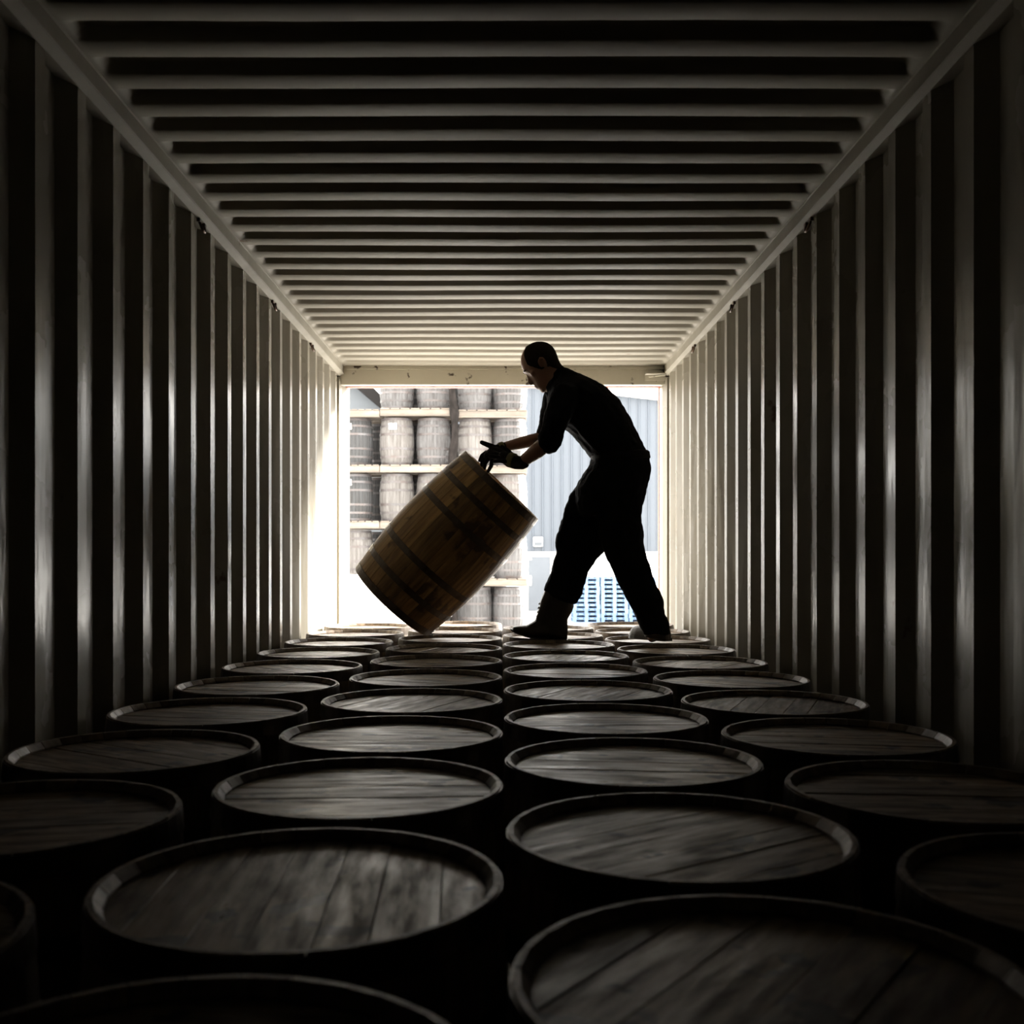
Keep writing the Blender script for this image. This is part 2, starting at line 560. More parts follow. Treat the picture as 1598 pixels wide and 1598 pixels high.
# the barrel rolled on its rim
def make_tilted():
    re, rb = .282, .318
    root = empty('rolling_barrel')
    ts = [0, .016, .1, .2, .32, .44, .56, .68, .8, .9, .984, 1]
    st = stave_mesh('stave', re, rb, ts); st.materials.append(M['tilt_stave'])
    st.polygons.foreach_set('use_smooth', [False] * len(st.polygons))
    for k in range(NST):
        o = link('stave', st, None, root)
        o.rotation_euler = (0, 0, 2 * PI * k / NST)
    for z0, z1 in HZ:
        link('hoop', hoop_mesh('hoop', z0, z1, re, rb, th=.0028), M['hoop'], root)
    for top in (True, False):
        for me in HEADS[0]:
            o = link('head_plank', me, None, root)
            o.location = (0, 0, H - .018 if top else .018)
            o.rotation_euler = (0 if top else PI, 0, .9)
    axis = Vector((.686, -.070, .724)).normalized()
    root.rotation_mode = 'QUATERNION'
    root.rotation_quaternion = axis.to_track_quat('Z', 'Y')
    Y = 6.02
    ctr = Vector(((697.5 - AX) * Y / F, Y, CZ + (AY - 851.5) * Y / F))
    base = ctr - axis * (H / 2)
    # let the lowest point of the rim touch the barrel heads below
    low = base.z - re * math.sqrt(1 - axis.z ** 2)
    base.z += (H + .0005) - low
    root.location = base
    tag(root, 'brown oak barrel tipped up on its rim by the man in gloves', 'barrel')
make_tilted()

# ------------------------------------------------------------------ the yard outside
GF = CZ - 2.0           # the yard falls away towards the warehouse
b = MB()
gy = [(-12, GZ), (18, GZ), (20.6, GZ), (31, GF), (34, GF), (90, GF)]
vs, fs = [], []
for y, z in gy:
    vs += [(-60, y, z), (60, y, z)]
for i in range(len(gy) - 1):
    fs.append((2 * i, 2 * i + 1, 2 * i + 3, 2 * i + 2))
b.add(vs, fs)
tag(b.build('ground', M['concrete']), kind='structure')

# warehouse with ribbed cladding over a white plinth wall
YW = 33.0
def wx(px, Y=YW): return (px - AX) * Y / F
def wz(py, Y=YW): return CZ + (AY - py) * Y / F
x0, x1 = -3.3, 9.0
ztop0, ztop1 = wz(612) + (wx(965) - x0) * .115, wz(612) - (x1 - wx(965)) * .115
zc0 = wz(862)
wh = empty('warehouse', (0, YW, GF))
def to(o):
    o.parent = wh; o.matrix_parent_inverse = Matrix.Translation((0, -YW, -GF)); return o
def ztop(x): return wz(612) - (x - wx(965)) * .115
b = MB(); b.box(x0, x1, YW, YW + 8, GF, zc0 - .02)
to(b.build('plinth_wall', M['white']))
pitch = .30
n = int((x1 - x0) / pitch)
for i in range(n):                      # each cladding sheet with its rib is a piece
    xa, xb = x0 + i * pitch, x0 + (i + 1) * pitch
    b = MB()
    prof = [(xa, 0), (xa + .045, -.0), (xa + .062, -.035), (xa + .098, -.035), (xa + .115, 0), (xb - .003, 0), (xb - .003, .05), (xa, .05)]
    r0 = [Vector((x, YW - .01 + d, zc0)) for x, d in prof]
    r1 = [Vector((x, YW - .01 + d, ztop(x) - .10)) for x, d in prof]
    b.rings([r0, r1])
    to(b.build('cladding_sheet', M['clad']))
b = MB()
for (d0, d1, h0, h1) in ((-.25, 8, -.12, .06),):
    vs = []
    for x in (x0 - .2, x1 + .2):
        for y in (YW + d0, YW + d1):
            for hh in (h0, h1):
                vs.append((x, y, ztop(x) + hh))
    b.add(vs, [(0, 1, 3, 2), (4, 6, 7, 5), (0, 4, 5, 1), (2, 3, 7, 6), (1, 5, 7, 3), (0, 2, 6, 4)])
to(b.build('roof', M['white']))
b = MB(); b.box(x0, x1, YW + .05, YW + 8, zc0 - .02, ztop(x1) - .15)
to(b.build('inner_wall', M['clad']))
b = MB(); b.box(x0, x1, YW - .06, YW + .05, zc0 - .06, zc0 + .02)
to(b.build('drip_flashing', M['white']))
# door in the plinth wall
dx0, dx1, dz0, dz1 = wx(824.5), wx(858.5), wz(953), wz(869)
b = MB()
b.box(dx0 - .09, dx0, YW - .05, YW + .02, dz0 - .05, dz1 + .08); b.box(dx1, dx1 + .09, YW - .05, YW + .02, dz0 - .05, dz1 + .08)
b.box(dx0, dx1, YW - .05, YW + .02, dz1, dz1 + .08)
fr = to(b.build('door_frame', M['white']))
b = MB(); b.box(dx0 + .005, dx1 - .005, YW - .035, YW + .01, dz0, dz1 - .005, .005)
dl = to(b.build('door_leaf', M['door']))
b = MB(); b.box(dx0 + .03, dx0 + .10, YW - .075, YW - .035, wz(914), wz(898), .01)
to(b.build('door_handle', M['white']))
b = MB(); b.box(dx0 - .03, dx0 + .10, YW - .06, YW - .03, dz1 - .10, dz1 - .03)
to(b.build('door_closer', M['white']))
b = MB(); b.box(dx0 - .2, dx1 + .2, YW - .45, YW, GF, dz0 - .01, .01)
to(b.build('door_step', M['concrete']))
tag(wh, 'blue-grey ribbed warehouse with white base wall and grey door beyond the yard', 'warehouse')
# white wall lamp box on the cladding
b = MB(); b.box(wx(832), wx(847), YW - .14, YW - .045, wz(853), wz(838), .02)
lampbox = empty('wall_lamp', (wx(840), YW - .045, wz(853)))
o = b.build('lamp_housing', M['white']); o.parent = lampbox; o.matrix_parent_inverse = Matrix.Translation(-lampbox.location)
b = MB(); b.box(wx(833.5), wx(845.5), YW - .15, YW - .14, wz(851.5), wz(846), .003)
o = b.build('lamp_visor', M['grey_shed']); o.parent = lampbox; o.matrix_parent_inverse = Matrix.Translation(-lampbox.location)
tag(lampbox, 'white box lamp on the ribbed warehouse cladding above the door', 'lamp')

# pale shed with a dark sloping verge, seen over the stack
YS = 36.0
sh = empty('pale_shed', (wx(540, YS), YS, GF))
b = MB()
def spt(px, py, d=0): return Vector((wx(px, YS), YS + d, wz(py, YS)))
b.rings([[spt(430, 960), spt(430, 500), spt(540, 575), spt(602, 640), spt(602, 960)], [spt(430, 960, 6), spt(430, 500, 6), spt(540, 575, 6), spt(602, 640, 6), spt(602, 960, 6)]])
o = b.build('gable_wall', M['grey_shed']); o.parent = sh; o.matrix_parent_inverse = Matrix.Translation(-sh.location)
b = MB()
b.rings([[spt(425, 505, -.6), spt(425, 482, -.6), spt(545, 566, -.6), spt(612, 636, -.6), spt(608, 650, -.6), spt(538, 590, -.6)], [spt(425, 505, 6.3), spt(425, 482, 6.3), spt(545, 566, 6.3), spt(612, 636, 6.3), spt(608, 650, 6.3), spt(538, 590, 6.3)]])
o = b.build('roof', M['dark_roof']); o.parent = sh; o.matrix_parent_inverse = Matrix.Translation(-sh.location)
tag(sh, 'pale grey shed with a dark sloping roof edge behind the barrel stack', 'shed')

# ---- the stack of barrels on pallets
YK = 19.5               # axis of the front barrels
YF = 19.2
def kx(px): return (px - AX) * YF / F
HB = .862
def out_body_mesh(name):
    ts = [0, .01, .12, .3, .5, .7, .88, .99, 1]
    rings = []
    n = 30
    re, rb = .276, .318
    for t in ts:
        r = rad(t, re, rb)
        ring = []
        for k in range(n):
            a = 2 * PI * k / n
            g = 2 * PI / n
            ring.append(Vector(((r - .006) * math.cos(a), (r - .006) * math.sin(a), t * HB)))
            ring.append(Vector((r * math.cos(a + g * .12), r * math.sin(a + g * .12), t * HB)))
            ring.append(Vector((r * math.cos(a + g * .88), r * math.sin(a + g * .88), t * HB)))
        rings.append(ring)
    b = MB(); b.rings(rings, cap=False)
    # rim turns in to a recessed head
    top = [Vector((v.x * .93, v.y * .93, HB)) for v in rings[-1]]
    inn = [Vector((v.x * .93, v.y * .93, HB - .02)) for v in rings[-1]]
    b.rings([rings[-1], top, inn], cap=False)
    bot = [Vector((v.x * .93, v.y * .93, 0)) for v in rings[0]]
    b.rings([bot, rings[0]], cap=False)
    return b.me(name)
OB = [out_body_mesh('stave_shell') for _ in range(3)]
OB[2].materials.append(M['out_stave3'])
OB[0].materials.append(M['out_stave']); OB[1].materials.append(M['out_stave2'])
OHZ = [(.004, .05), (.13, .17), (.28, .32)]
OHZ += [(HB - z1, HB - z0) for z0, z1 in OHZ]
OH = [hoop_mesh('hoop', z0, z1, .276, .318, HB, 36, .004) for z0, z1 in OHZ]
for me in OH: me.materials.append(M['out_hoop'])
b = MB()
b.rings([[Vector((.258 * math.cos(2 * PI * k / 30), .258 * math.sin(2 * PI * k / 30), z)) for k in range(30)] for z in (HB - .04, HB - .022)])
OHD = b.me('head'); OHD.materials.append(M['out_head'])
LAB = mesh('paper_label', [], [])
b = MB(); b.box(-.075, .075, -.004, .004, -.055, .055); LAB = b.me('paper_label'); LAB.materials.append(M['white'])

def out_barrel(loc, pale, label, rot, paper=None):
    root = empty('weathered_barrel', loc)
    root.rotation_euler = (0, 0, rot)
    o = link('stave_shell', OB[int(pale)], None, root)
    o['kind'] = 'stuff'
    for i, me in enumerate(OH):
        link('hoop', me, None, root)
    link('head', OHD, None, root)
    if paper is not None:
        a = paper
        o = link('paper_label', LAB, None, root)
        o.location = (math.cos(a) * .314, math.sin(a) * .314, .70)
        o.rotation_euler = (math.radians(6), 0, a + PI / 2)
    return tag(root, label, 'barrel', 'weathered barrels stacked on pallets in the yard')

PT = [CZ + (AY - y) * YF / F for y in (637.5, 725.5, 813, 901.5, 989.5)]     # pallet tops, tier by tier from the top
PXC = [552, 617, 675, 740.5, 796]
tier_n = ['top tier', 'second tier down', 'third tier down', 'fourth tier down', 'bottom tier']
col_n = ['first', 'second', 'third', 'fourth', 'fifth']
random.seed(11)
PALE = {(2, 1), (2, 2), (1, 1), (3, 0), (2, 4), (1, 3)}
def stack_off(t, c):            # small shifts that tell one column of pallets from the next
    return -.03 if c >= 3 and t == 0 else (-.015 if c >= 3 else 0)
for t in range(5):
    for c in range(5):
        if t == 0 and c == 0: continue
        rot = random.uniform(0, 6.28)
        paper = None
        if (t, c) == (1, 1): paper = -PI / 2 - .15
        if (t, c) in ((1, 0), (2, 0)): paper = -PI / 2 - .35
        z = PT[t] + stack_off(t, c)
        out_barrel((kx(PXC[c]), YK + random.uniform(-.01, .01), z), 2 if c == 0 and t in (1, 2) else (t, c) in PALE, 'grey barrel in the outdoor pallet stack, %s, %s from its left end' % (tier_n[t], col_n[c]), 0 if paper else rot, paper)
# second rank, glimpsed through the gaps, a little shorter casks
for t in range(5):
    for c, (px, dy) in enumerate(((583, .86), (643, .72), (708, .86), (766, .72))):
        if t == 0 and c == 0: continue
        z = PT[t] + .001
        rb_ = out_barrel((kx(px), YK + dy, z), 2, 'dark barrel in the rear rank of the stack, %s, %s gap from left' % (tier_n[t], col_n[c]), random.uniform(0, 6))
        rb_.scale = (1, 1, .988)

def pallet(x0, x1, zt, label):
    root = empty('wooden_pallet', ((x0 + x1) / 2, YK - .32, zt - .135))
    def p(name, box, bev=.004):
        b = MB(); b.box(*box, bev)
        o = b.build(name, M['pallet']); o.parent = root; o.matrix_parent_inverse = Matrix.Translation(-root.location)
    y0 = YK - .36
    for y in (y0, y0 + .62, y0 + 1.24):
        p('stringer', (x0, x1, y, y + .045, zt - .118, zt - .02))
    nb = 7
    w = (x1 - x0) / nb
    for i in range(nb):
        p('deck_board', (x0 + i * w + .012, x0 + (i + 1) * w - .012, y0 - .012, y0 + 1.30, zt - .02, zt - .001), .002)
    for y in (y0 - .005, y0 + .60, y0 + 1.19):
        p('bottom_board', (x0, x1, y, y + .095, zt - .135, zt - .118), .002)
    return tag(root, label, 'pallet', 'wooden pallets between the barrel tiers')
groups = [(515, 592.5, 'left end'), (593.5, 703.5, 'middle'), (713, 822.5, 'right end')]
for t in range(5):
    for g, (a, c, nm) in enumerate(groups):
        zt = PT[t] + (stack_off(t, 4) if g == 2 else 0) - (.02 if g == 0 and t == 0 else 0)
        pallet(kx(a), kx(c), zt, 'pale wooden pallet under the %s barrels, %s of the outdoor stack' % (('top tier', 'second tier', 'third tier', 'fourth tier', 'bottom tier')[t], nm))
# timber packing that carries the lowest pallets
for i, px in enumerate((535, 598, 648, 698, 718, 768, 817)):
    b = MB(); b.box(kx(px) - .06, kx(px) + .06, YK - .38, YK + .95, GZ, PT[4] - .135 - .016, .008)
    o = b.build('timber_bearer', M['pallet'])
    tag(o, 'square timber bearer under the outdoor barrel stack, %s from its left end' % (ords[i]), 'timber', 'timber bearers under the stack')
# rough timber post in the gap
b = MB()
random.seed(5)
rings = []
for k in range(26):
    z = GZ + (PT[0] + 1.2 - GZ) * k / 25
    xo = kx(708) + .03 * math.sin(k * .8) + (.01 * (k - 12) / 12)
    w = .07 + .018 * math.sin(k * 1.7)
    rings.append([Vector((xo + w * math.cos(a) * random.uniform(.85, 1.15), YK - .47 + w * .5 * math.sin(a), z)) for a in [2 * PI * j / 10 for j in range(10)]])
b.rings(rings)
tag(b.build('timber_post', M['bark'], None, True), 'dark rough timber post standing in the gap between two barrel stacks', 'post')

# low white wall in front of the stack's left end, with one open joint
YL = 13.0
lw = empty('low_white_wall', (-1.6, YL, GZ))
def lx(px): return (px - AX) * YL / F
for a, c in ((440, 510), (510.4, 581.7), (582.5, 652)):
    b = MB(); b.box(lx(a), lx(c), YL, YL + .18, GZ, CZ + (AY - 897) * YL / F, .006)
    o = b.build('wall_panel', M['white']); o.parent = lw; o.matrix_parent_inverse = Matrix.Translation(-lw.location)
tag(lw, 'low white panel wall standing before the lower left of the barrel stack', 'wall')

# blue pallets stacked by the warehouse
YP = 31.0
def px_(p): return (p - AX) * YP / F
LH = .1345
def blue_mesh():
    b = MB()
    w, d = .79, 1.0
    for x0 in (-w / 2, -.05, w / 2 - .10):
        for y0 in (0, d / 2 - .05, d - .10):
            b.box(x0, x0 + .10, y0, y0 + .10, .018, .088)
    for y0 in (0, d / 2 - .05, d - .10):
        b.box(-w / 2, w / 2, y0, y0 + .10, 0, .018)
        b.box(-w / 2, w / 2, y0, y0 + .10, .088, .108)
    b.box(-w / 2, w / 2, d - .02, d, .018, .088)  # added rear board, blocks light from behind so the slots stay dark
    for i in range(5):
        x = -w / 2 + i * (w - .12) / 4
        b.box(x, x + .12, 0, d, .108, .1315)
    return b.me('blue_pallet')
BP = blue_mesh(); BP.materials.append(M['blue'])
zg = GF
for s, (pxc, nm) in enumerate(((915, 'nearest the warehouse door'), (959, 'second from the warehouse door'), (1003, 'third from the warehouse door'))):
    for k in range(10):
        o = link('blue_pallet', BP)
        o.location = (px_(pxc) + random.uniform(-.012, .012), YP + random.uniform(-.02, .02), zg + .035 + k * .1325)
        pos = 'topmost' if k == 9 else '%s from the top' % ords[9 - k]
        tag(o, 'blue wooden pallet, %s, in the blue stack %s' % (pos, nm), 'pallet', 'blue pallets stacked in the yard')
    for q in (-.3, .3):
        pass
b = MB()
b.box(px_(893), px_(1026), YP + .02, YP + .98, zg, zg + .0345)
tag(b.build('concrete_pad', M['concrete']), 'low concrete pad under the three stacks of blue pallets', 'slab')

# ------------------------------------------------------------------ the man
YM = 5.70
def P(px, py, Y=YM):
    return Vector(((px - AX) * Y / F, Y, CZ + (AY - py) * Y / F))

def loft(mb, secs, n=20, e=2.2, axis=(0, 1, 0)):
    """secs: ((front px), (back px), Y, half width)"""
    ax = Vector(axis).normalized()
    rings = []
    for fr, bk, Y, w in secs:
        a, c = P(fr[0], fr[1], Y), P(bk[0], bk[1], Y)
        ce, h = (a + c) / 2, (a - c) / 2
        ring = []
        for k in range(n):
            t = 2 * PI * k / n
            cs, sn = math.cos(t), math.sin(t)
            cs = math.copysign(abs(cs) ** (2 / e), cs); sn = math.copysign(abs(sn) ** (2 / e), sn)
            ring.append(ce + h * cs + ax * (w * sn))
        rings.append(ring)
    mb.rings(rings)

def lerp(a, b, t): return (a[0] + (b[0] - a[0]) * t, a[1] + (b[1] - a[1]) * t)
def shrink(secs, k, kw):
    return [(lerp(f, bk, k), lerp(bk, f, k), Y, w * kw) for f, bk, Y, w in secs]

def remesh(mb, name, vox, m, parent=None, smooth=4, wrinkle=None):
    tmp = link(name + '_tmp', mb.me(name))
    md = tmp.modifiers.new('r', 'REMESH'); md.mode = 'VOXEL'; md.voxel_size = vox
    md = tmp.modifiers.new('s', 'SMOOTH'); md.factor = .5; md.iterations = smooth
    if wrinkle:
        tx = bpy.data.textures.new(name + '_folds', 'CLOUDS')
        tx.noise_scale = wrinkle[1]; tx.noise_depth = 2
        md = tmp.modifiers.new('d', 'DISPLACE'); md.texture = tx; md.strength = wrinkle[0]; md.mid_level = .5; md.texture_coords = 'GLOBAL'
    dg = bpy.context.evaluated_depsgraph_get()
    me = bpy.data.meshes.new_from_object(tmp.evaluated_get(dg))
    old = tmp.data
    bpy.data.objects.remove(tmp); bpy.data.meshes.remove(old)
    me.name = name
    me.materials.clear()
    return link(name, me, m, parent, True)

YN, YFAR = 5.50, 5.88       # near (his left) and far (his right) shoulders
YLN, YLF = 5.62, 5.79       # near leg (behind) and far leg (in front)
TORSO = [((853, 613), (874, 571), YM, .065), ((853, 626), (889, 577), YM, .135), ((858, 648), (916, 589), YM, .205), ((872, 664), (945, 605), YM, .218),
         ((888, 672), (967, 627), YM, .205), ((901, 688), (985, 656), YM, .188), ((913, 703), (999, 687), YM, .175), ((921, 714), (1010, 706), YM, .170)]
PELV = [((922, 716), (1011, 708), YM, .170), ((920, 724), (1014, 726), YM, .180), ((909, 741), (1015, 744), YM, .188), ((898, 762), (1009, 764), YM, .185), ((897, 785), (1002, 788), YM, .165), ((905, 805), (1000, 806), YM, .13)]
LEGF = [((912, 738), (985, 765), YLF - .03, .085), ((890, 770), (972, 802), YLF - .02, .088), ((878, 804), (957, 836), YLF, .085), ((870, 832), (941, 862), YLF, .082), ((867, 848), (926, 879), YLF, .076),
        ((868, 860), (919, 890), YLF, .072), ((862, 888), (914, 908), YLF, .070), ((853, 908), (908, 928), YLF, .072), ((848, 919), (899, 942), YLF, .072), ((853, 926), (890, 945), YLF, .060)]
LEGN = [((925, 745), (1014, 745), YLN + .04, .085), ((928, 790), (1002, 778), YLN + .03, .088), ((934, 830), (1001, 802), YLN, .085), ((942, 862), (1004, 832), YLN, .078), ((948, 876), (1005, 850), YLN, .074),
        ((957, 896), (1010, 872), YLN - .01, .070), ((968, 918), (1019, 900), YLN - .01, .072), ((979, 938), (1030, 926), YLN - .01, .074), ((987, 954), (1036, 941), YLN - .01, .074), ((993, 968), (1037, 958), YLN - .01, .066), ((1000, 982), (1045, 972), YLN - .01, .070), ((1004, 990), (1045, 990), YLN - .01, .062)]

def arm_pts(near):
    if near:
        return [P(882, 618, YN + .02), P(868, 655, YN - .03), P(860, 686, YN - .03), P(838, 704, YN), P(815, 721, YN + .05)]
    return [P(868, 620, YFAR - .02), P(858, 655, YFAR + .03), P(852, 682, YFAR + .03), P(820, 690, YFAR), P(786, 698, YFAR - .05)]

# head: slices down the face, in the head's own frame (forward f, down v)
HC = (846, 568)
def hp(f, v, dy=0.0):
    return P(HC[0] - .79 * f + .62 * v, HC[1] + .62 * f + .79 * v) + Vector((0, dy, 0))
HEADS_ = [(-35.4, -2.5, 7.5, .018), (-34, -8, 10, .036), (-31.5, -14, 15, .050), (-27, -20.5, 21.5, .061), (-20, -26, 26.5, .070), (-12, -28.4, 29.5, .0745), (-6, -28.4, 30.5, .0755), (-1, -27.2, 28.5, .0755), (6, -25, 28, .073), (13, -21.5, 29, .069), (19, -16, 30, .064), (25, -9, 30, .057), (29, -3, 28, .050), (34, 6, 28, .038), (36.5, 14, 25, .024)]
def head_slices(mb, sl, grow=0.0, cut=None):
    rings = []
    for i, (v, fb, ff, w) in enumerate(sl):
        ring = []
        for k in range(24):
            t = 2 * PI * k / 24
            cs, sn = math.cos(t), math.sin(t)
            fc, fh = (fb + ff) / 2, (ff - fb) / 2 + grow
            s2 = math.copysign(abs(sn) ** .9, sn)
            ww = w * (1 - .10 * max(0, cs)) + grow * .0034
            f_ = fc + fh * cs
            if cut is not None: f_ = min(f_, cut[i])
            ring.append(hp(f_, v, ww * s2))
        rings.append(ring)
    mb.rings(rings)

bd = MB()
head_slices(bd, HEADS_)
# nose, brow, lips, chin, ears
bd.rings([[hp(26, -5, -.010), hp(26, -5, .010), hp(30.0, -4, 0)], [hp(25, 6, -.015), hp(25, 6, .015), hp(33.5, 5, 0)], [hp(25, 12, -.021), hp(25, 12, .021), hp(37.4, 11, 0)], [hp(25, 18, -.020), hp(25, 18, .020), hp(35.5, 16, 0)]])
bd.ellipsoid(hp(28.0, -7.5), [hp(3.2, 0) - hp(0, 0), Vector((0, .040, 0)), hp(0, 3.2) - hp(0, 0)], 12, 8)
bd.ellipsoid(hp(28.6, 21.5), [hp(3.8, 0) - hp(0, 0), Vector((0, .022, 0)), hp(0, 1.9) - hp(0, 0)], 12, 8)
bd.ellipsoid(hp(27.6, 26.0), [hp(3.0, 0) - hp(0, 0), Vector((0, .019, 0)), hp(0, 2.0) - hp(0, 0)], 12, 8)
bd.ellipsoid(hp(24.0, 33.0), [hp(4.4, 0) - hp(0, 0), Vector((0, .022, 0)), hp(0, 4.2) - hp(0, 0)], 12, 8)
for s in (-1, 1):
    pts = []
    for k in range(9):                                  # ear rim
        a = -1.9 + 4.3 * k / 8
        pts.append(hp(1.5 - 5.6 * math.sin(a + .3) * .8, 2.0 - 8.5 * math.cos(a), s * (.083 + .009 * math.sin(a * .8 + .6))))
    bd.tube(pts, [.0062] * 9, 6)
    bd.ellipsoid(hp(.5, 4, s * .076), [hp(3.5, 0) - hp(0, 0), Vector((0, .008, 0)), hp(0, 7.5) - hp(0, 0)], 10, 7)
    bd.ellipsoid(hp(22.5, 4.0, s * .040), [hp(4.5, 0) - hp(0, 0), Vector((0, .020, 0)), hp(0, 5) - hp(0, 0)], 10, 7)   # cheekbone
# neck
loft(bd, [((842, 598), (866, 556), YM, .055), ((846, 606), (873, 566), YM, .058), ((855, 618), (884, 582), YM, .068), ((866, 630), (900, 596), YM, .10)])
loft(bd, shrink(TORSO[1:], .05, .93))
loft(bd, shrink(PELV, .05, .93))
loft(bd, shrink(LEGF, .12, .80)); loft(bd, shrink(LEGN, .12, .80))
for near in (True, False):
    a = arm_pts(near)
    bd.tube(a, [.058, .050, .046, .042, .030] if near else [.058, .048, .041, .036, .027], 14)
    if near:
        bd.tube([a[-1], P(800, 719, YN + .07), P(790, 714, YN + .09)], [.029, .032, .026], 12)
    else:
        bd.tube([a[-1], P(776, 704, YFAR - .06), P(768, 709, YFAR - .07)], [.026, .030, .026], 12)
# ankles and feet inside the boots
bd.tube([P(872, 930, YLF), P(866, 965, YLF), P(862, 985, YLF), P(835, 986, YLF)], [.042, .038, .036, .026], 12)
bd.tube([P(1020, 965, YLN), P(1026, 985, YLN), P(1018, 994, YLN + .05)], [.042, .038, .03], 12)
person = remesh(bd, 'person', .0055, M['skin'], None, 3)
tag(person, 'man in black work clothes and gloves, stooping to tip a barrel', 'person')

# eyes
for s in (-1, 1):
    b = MB(); b.ellipsoid(hp(24.2, -.5, s * .031), [hp(2.6, 0) - hp(0, 0), Vector((0, .013, 0)), hp(0, 2.2) - hp(0, 0)], 10, 7)
    b.build('eye', M['eye'], person, True)
    b = MB(); b.tube([hp(29.4, -6.6, s * .012), hp(30.2, -7.6, s * .028), hp(27.6, -6.0, s * .046)], [.003, .0035, .002], 6)
    b.build('eyebrow', M['hair'], person, True)
# hair
hb = MB()
head_slices(hb, [(-35.9, -3, 8, .020), (-34.3, -8.5, 10.5, .038), (-31.8, -14.5, 15.5, .052), (-27, -21, 22, .063), (-20, -26.5, 27, .072), (-12, -29, 30, .0765), (-6, -29, 31, .0775), (-1, -27.8, 29, .0775), (5, -26, 28, .0765), (9, -24.5, 28, .0752), (12, -23.5, 26, .0735), (17, -22.3, 10, .067), (23, -22.5, 5, .058)],
            .45, [5, 7, 11, 15.5, 18.5, 21, 20, 16, 12, 9, -4, -8, -12])
remesh(hb, 'hair', .005, M['hair'], person, 3)

# shirt
sb = MB()
loft(sb, TORSO)
loft(sb, [((849, 611), (872, 567), YM, .060), ((852, 618), (879, 571), YM, .072), ((858, 626), (886, 580), YM, .085)], 20, 2.0)
for near in (True, False):
    a = arm_pts(near)
    r = [.078, .066, .060] if near else [.074, .060, .050]
    end = a[2].lerp(a[3], .10) if near else a[2].lerp(a[3], .02)
    sb.tube([a[0].lerp(P(905, 620), .35), a[0], a[1], end], [.085, r[0], r[1], r[2]], 16)
    c0, c1 = a[1].lerp(end, .80), a[1].lerp(end, 1.03)
    sb.tube([c0, c1], [r[2] + .006, r[2] + .005], 16)
shirt = remesh(sb, 'shirt', .0065, M['shirt'], person, 3, (.016, .055))
shirt['label'] = 'black shirt with sleeves rolled to the elbow'
# trousers
tb = MB()
loft(tb, PELV); loft(tb, LEGF); loft(tb, LEGN)
tb.ellipsoid(P(1022, 936, YLN - .01), [P(1036, 936, YLN) - P(1022, 936, YLN), Vector((0, .07, 0)), P(1022, 927, YLN) - P(1022, 936, YLN)], 12, 8)   # bunched cuff
tb.ellipsoid(P(873, 846, YLF), [P(880, 846, YLF) - P(873, 846, YLF), Vector((0, .06, 0)), P(873, 828, YLF) - P(873, 846, YLF)], 12, 8)           # knee
remesh(tb, 'trousers', .0065, M['trousers'], person, 3, (.018, .06))
bb = MB()
loft(bb, [((921, 711), (1011, 704), YM, .173), ((921.5, 713), (1013, 706), YM, .177), ((922.5, 720), (1014.5, 715), YM, .180), ((922, 722), (1013, 717), YM, .176)], 28)
bb.build('belt', M['belt'], person, True)

# gloves: palm, four fingers and a thumb each
def glove(near):
    g = MB()
    if near:
        Y0 = YN + .06
        g.tube([P(816, 722, YN + .045), P(806, 722, Y0), P(796, 719, Y0 + .02), P(786, 713, Y0 + .03)], [.036, .036, .037, .031], 14)
        kn = [(786, 706, .050), (784, 711, .030), (785, 716, .008), (788, 720, -.012)]
        mids = [(776, 701, .060), (773, 707, .036), (774, 713, .010), (779, 719, -.014)]
        tips = [(767, 699, .062), (763, 706, .036), (765, 713, .010), (772, 720, -.014)]
        for k, m, t in zip(kn, mids, tips):
            g.tube([P(k[0], k[1], Y0 + k[2]), P(m[0], m[1], Y0 + m[2]), P(t[0], t[1], Y0 + t[2])], [.0125, .0115, .0100], 8)
        g.tube([P(800, 711, Y0 + .045), P(791, 702, Y0 + .07), P(783, 697, Y0 + .085)], [.0150, .0125, .0105], 8)
        cuff = [P(793, 710.5, Y0 + .0), P(803, 713, Y0 - .012)]
    else:
        Y0 = YFAR - .06
        g.tube([P(786, 698, YFAR - .05), P(778, 702, Y0), P(770, 707, Y0), P(764, 711, Y0)], [.030, .033, .037, .032], 14)
        kn = [(759, 706, .036), (759, 712, .013), (762, 716, -.011), (768, 718, -.034)]
        mids = [(752, 711, .043), (752.5, 719, .016), (757, 723.5, -.013), (766.5, 727, -.040)]
        tips = [(748.5, 718.5, .040), (751.5, 726.5, .014), (756, 731, -.015), (761.5, 736, -.043)]
        for k, m, t in zip(kn, mids, tips):
            g.tube([P(k[0], k[1], Y0 + k[2]), P(m[0], m[1], Y0 + m[2]), P(t[0], t[1], Y0 + t[2])], [.0135, .0120, .0100], 8)
        g.tube([P(774, 700, Y0 - .02), P(763, 695, Y0 - .03), P(752, 690.5, Y0 - .035)], [.0190, .0155, .0125], 8)
    o = remesh(g, 'glove', .0028, M['glove'], person, 2)
    return o
gn = glove(True); gf = glove(False)
def wrist_band(p0, p1, r, par, name='cuff_strap'):
    b = MB()
    d = (p1 - p0)
    b.tube([p0, p0 + d * .3, p1], [r, r * 1.04, r * .99], 18, False)
    b.build(name, M['olive'], par, True)
wrist_band(P(786, 698, YFAR - .05), P(778.5, 700, YFAR - .056), .032, gf)
wrist_band(P(803, 719.5, YN + .062), P(795, 717, YN + .078), .0385, gn)

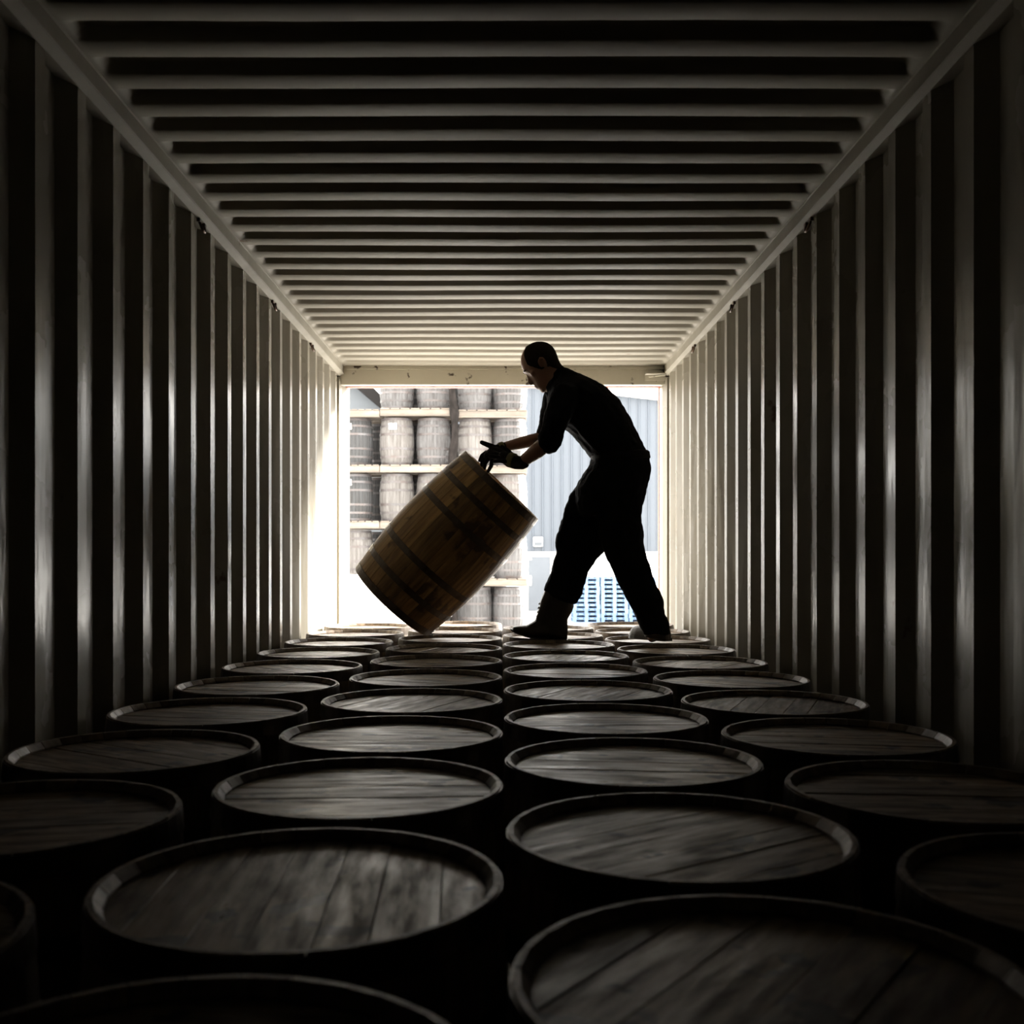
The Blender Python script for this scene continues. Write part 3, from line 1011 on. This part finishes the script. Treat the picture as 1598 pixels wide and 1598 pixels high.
# boots
def boot(front):
    g = MB(); s = MB()
    if front:
        Y = YLF
        loft(g, [((852, 916), (892, 930), Y, .050), ((843, 938), (896, 946), Y, .056), ((842, 944), (893, 954), Y, .053), ((838, 958), (886, 966), Y, .046), ((834, 970), (886, 984), Y, .045), ((836, 984), (885, 996), Y, .044)])
        loft(g, [((886, 972), (885, 999), Y, .030), ((876, 962), (876, 999.5), Y, .040), ((856, 960), (856, 998), Y, .044), ((838, 966), (840, 997), Y, .048), ((822, 975), (825, 994.5), Y, .050), ((808, 976), (811, 990), Y, .044), ((800, 978), (801, 986), Y, .028)])
        loft(s, [((886, 997), (885, 1002), Y, .036), ((866, 997), (866, 1002.3), Y, .044), ((858, 996), (858, 999), Y, .045), ((838, 995), (839, 998.5), Y, .050), ((818, 989), (820, 994), Y, .052), ((803, 983), (804, 988.5), Y, .044), ((797, 980), (797, 984), Y, .024)])
        for k in range(5):                          # laces
            y = 941 + k * 6.5
            x = 842.5 - k * 1.3
            s.tube([P(x, y, Y - .022), P(x - 1.5, y + 1.5, Y), P(x, y + 2, Y + .022)], [.0035] * 3, 6)
        m, name = M['boot'], 'black laced boot, toe lifted'
    else:
        Y = YLN
        ax = Vector((.8, .6, 0))
        loft(g, [((1004, 974), (1044, 974), Y, .052), ((1004, 986), (1045, 988), Y, .050), ((1006, 994), (1045, 1000), Y, .046)])
        # foot runs from the heel towards the far left
        heel, toe = P(1043, 1003, Y - .02), P(987, 997.5, 5.83)
        dirv = (toe - heel); dirv.z = 0; Ln = dirv.length; dirv.normalize()
        side = Vector((-dirv.y, dirv.x, 0))
        zb = H + .002
        rings = []
        for t, w, h in ((0, .022, .050), (.05, .034, .075), (.2, .038, .095), (.4, .040, .090), (.58, .044, .066), (.75, .048, .058), (.88, .045, .052), (.96, .034, .042), (1.0, .018, .028)):
            c = Vector((heel.x, heel.y, zb + .018)) + dirv * (Ln * t)
            rings.append([c + side * (w * math.cos(a)) + Vector((0, 0, max(0, h * math.sin(a)) if math.sin(a) > 0 else 0.004 * math.sin(a))) for a in [2 * PI * j / 16 for j in range(16)]])
        g.rings(rings)
        rings = []
        for t, w in ((-.01, .026), (.05, .038), (.2, .042), (.4, .042), (.58, .048), (.75, .052), (.88, .049), (.97, .038), (1.02, .020)):
            c = Vector((heel.x, heel.y, zb)) + dirv * (Ln * t)
            rings.append([c + side * w, c + side * w + Vector((0, 0, .019)), c - side * w + Vector((0, 0, .019)), c - side * w])
        s.rings(rings)
        m, name = M['brown_boot'], 'brown leather boot planted behind'
    o = remesh(g, 'boot', .005, m, person, 2)
    o['label'] = name
    s.build('sole', M['boot'], o)
boot(True); boot(False)
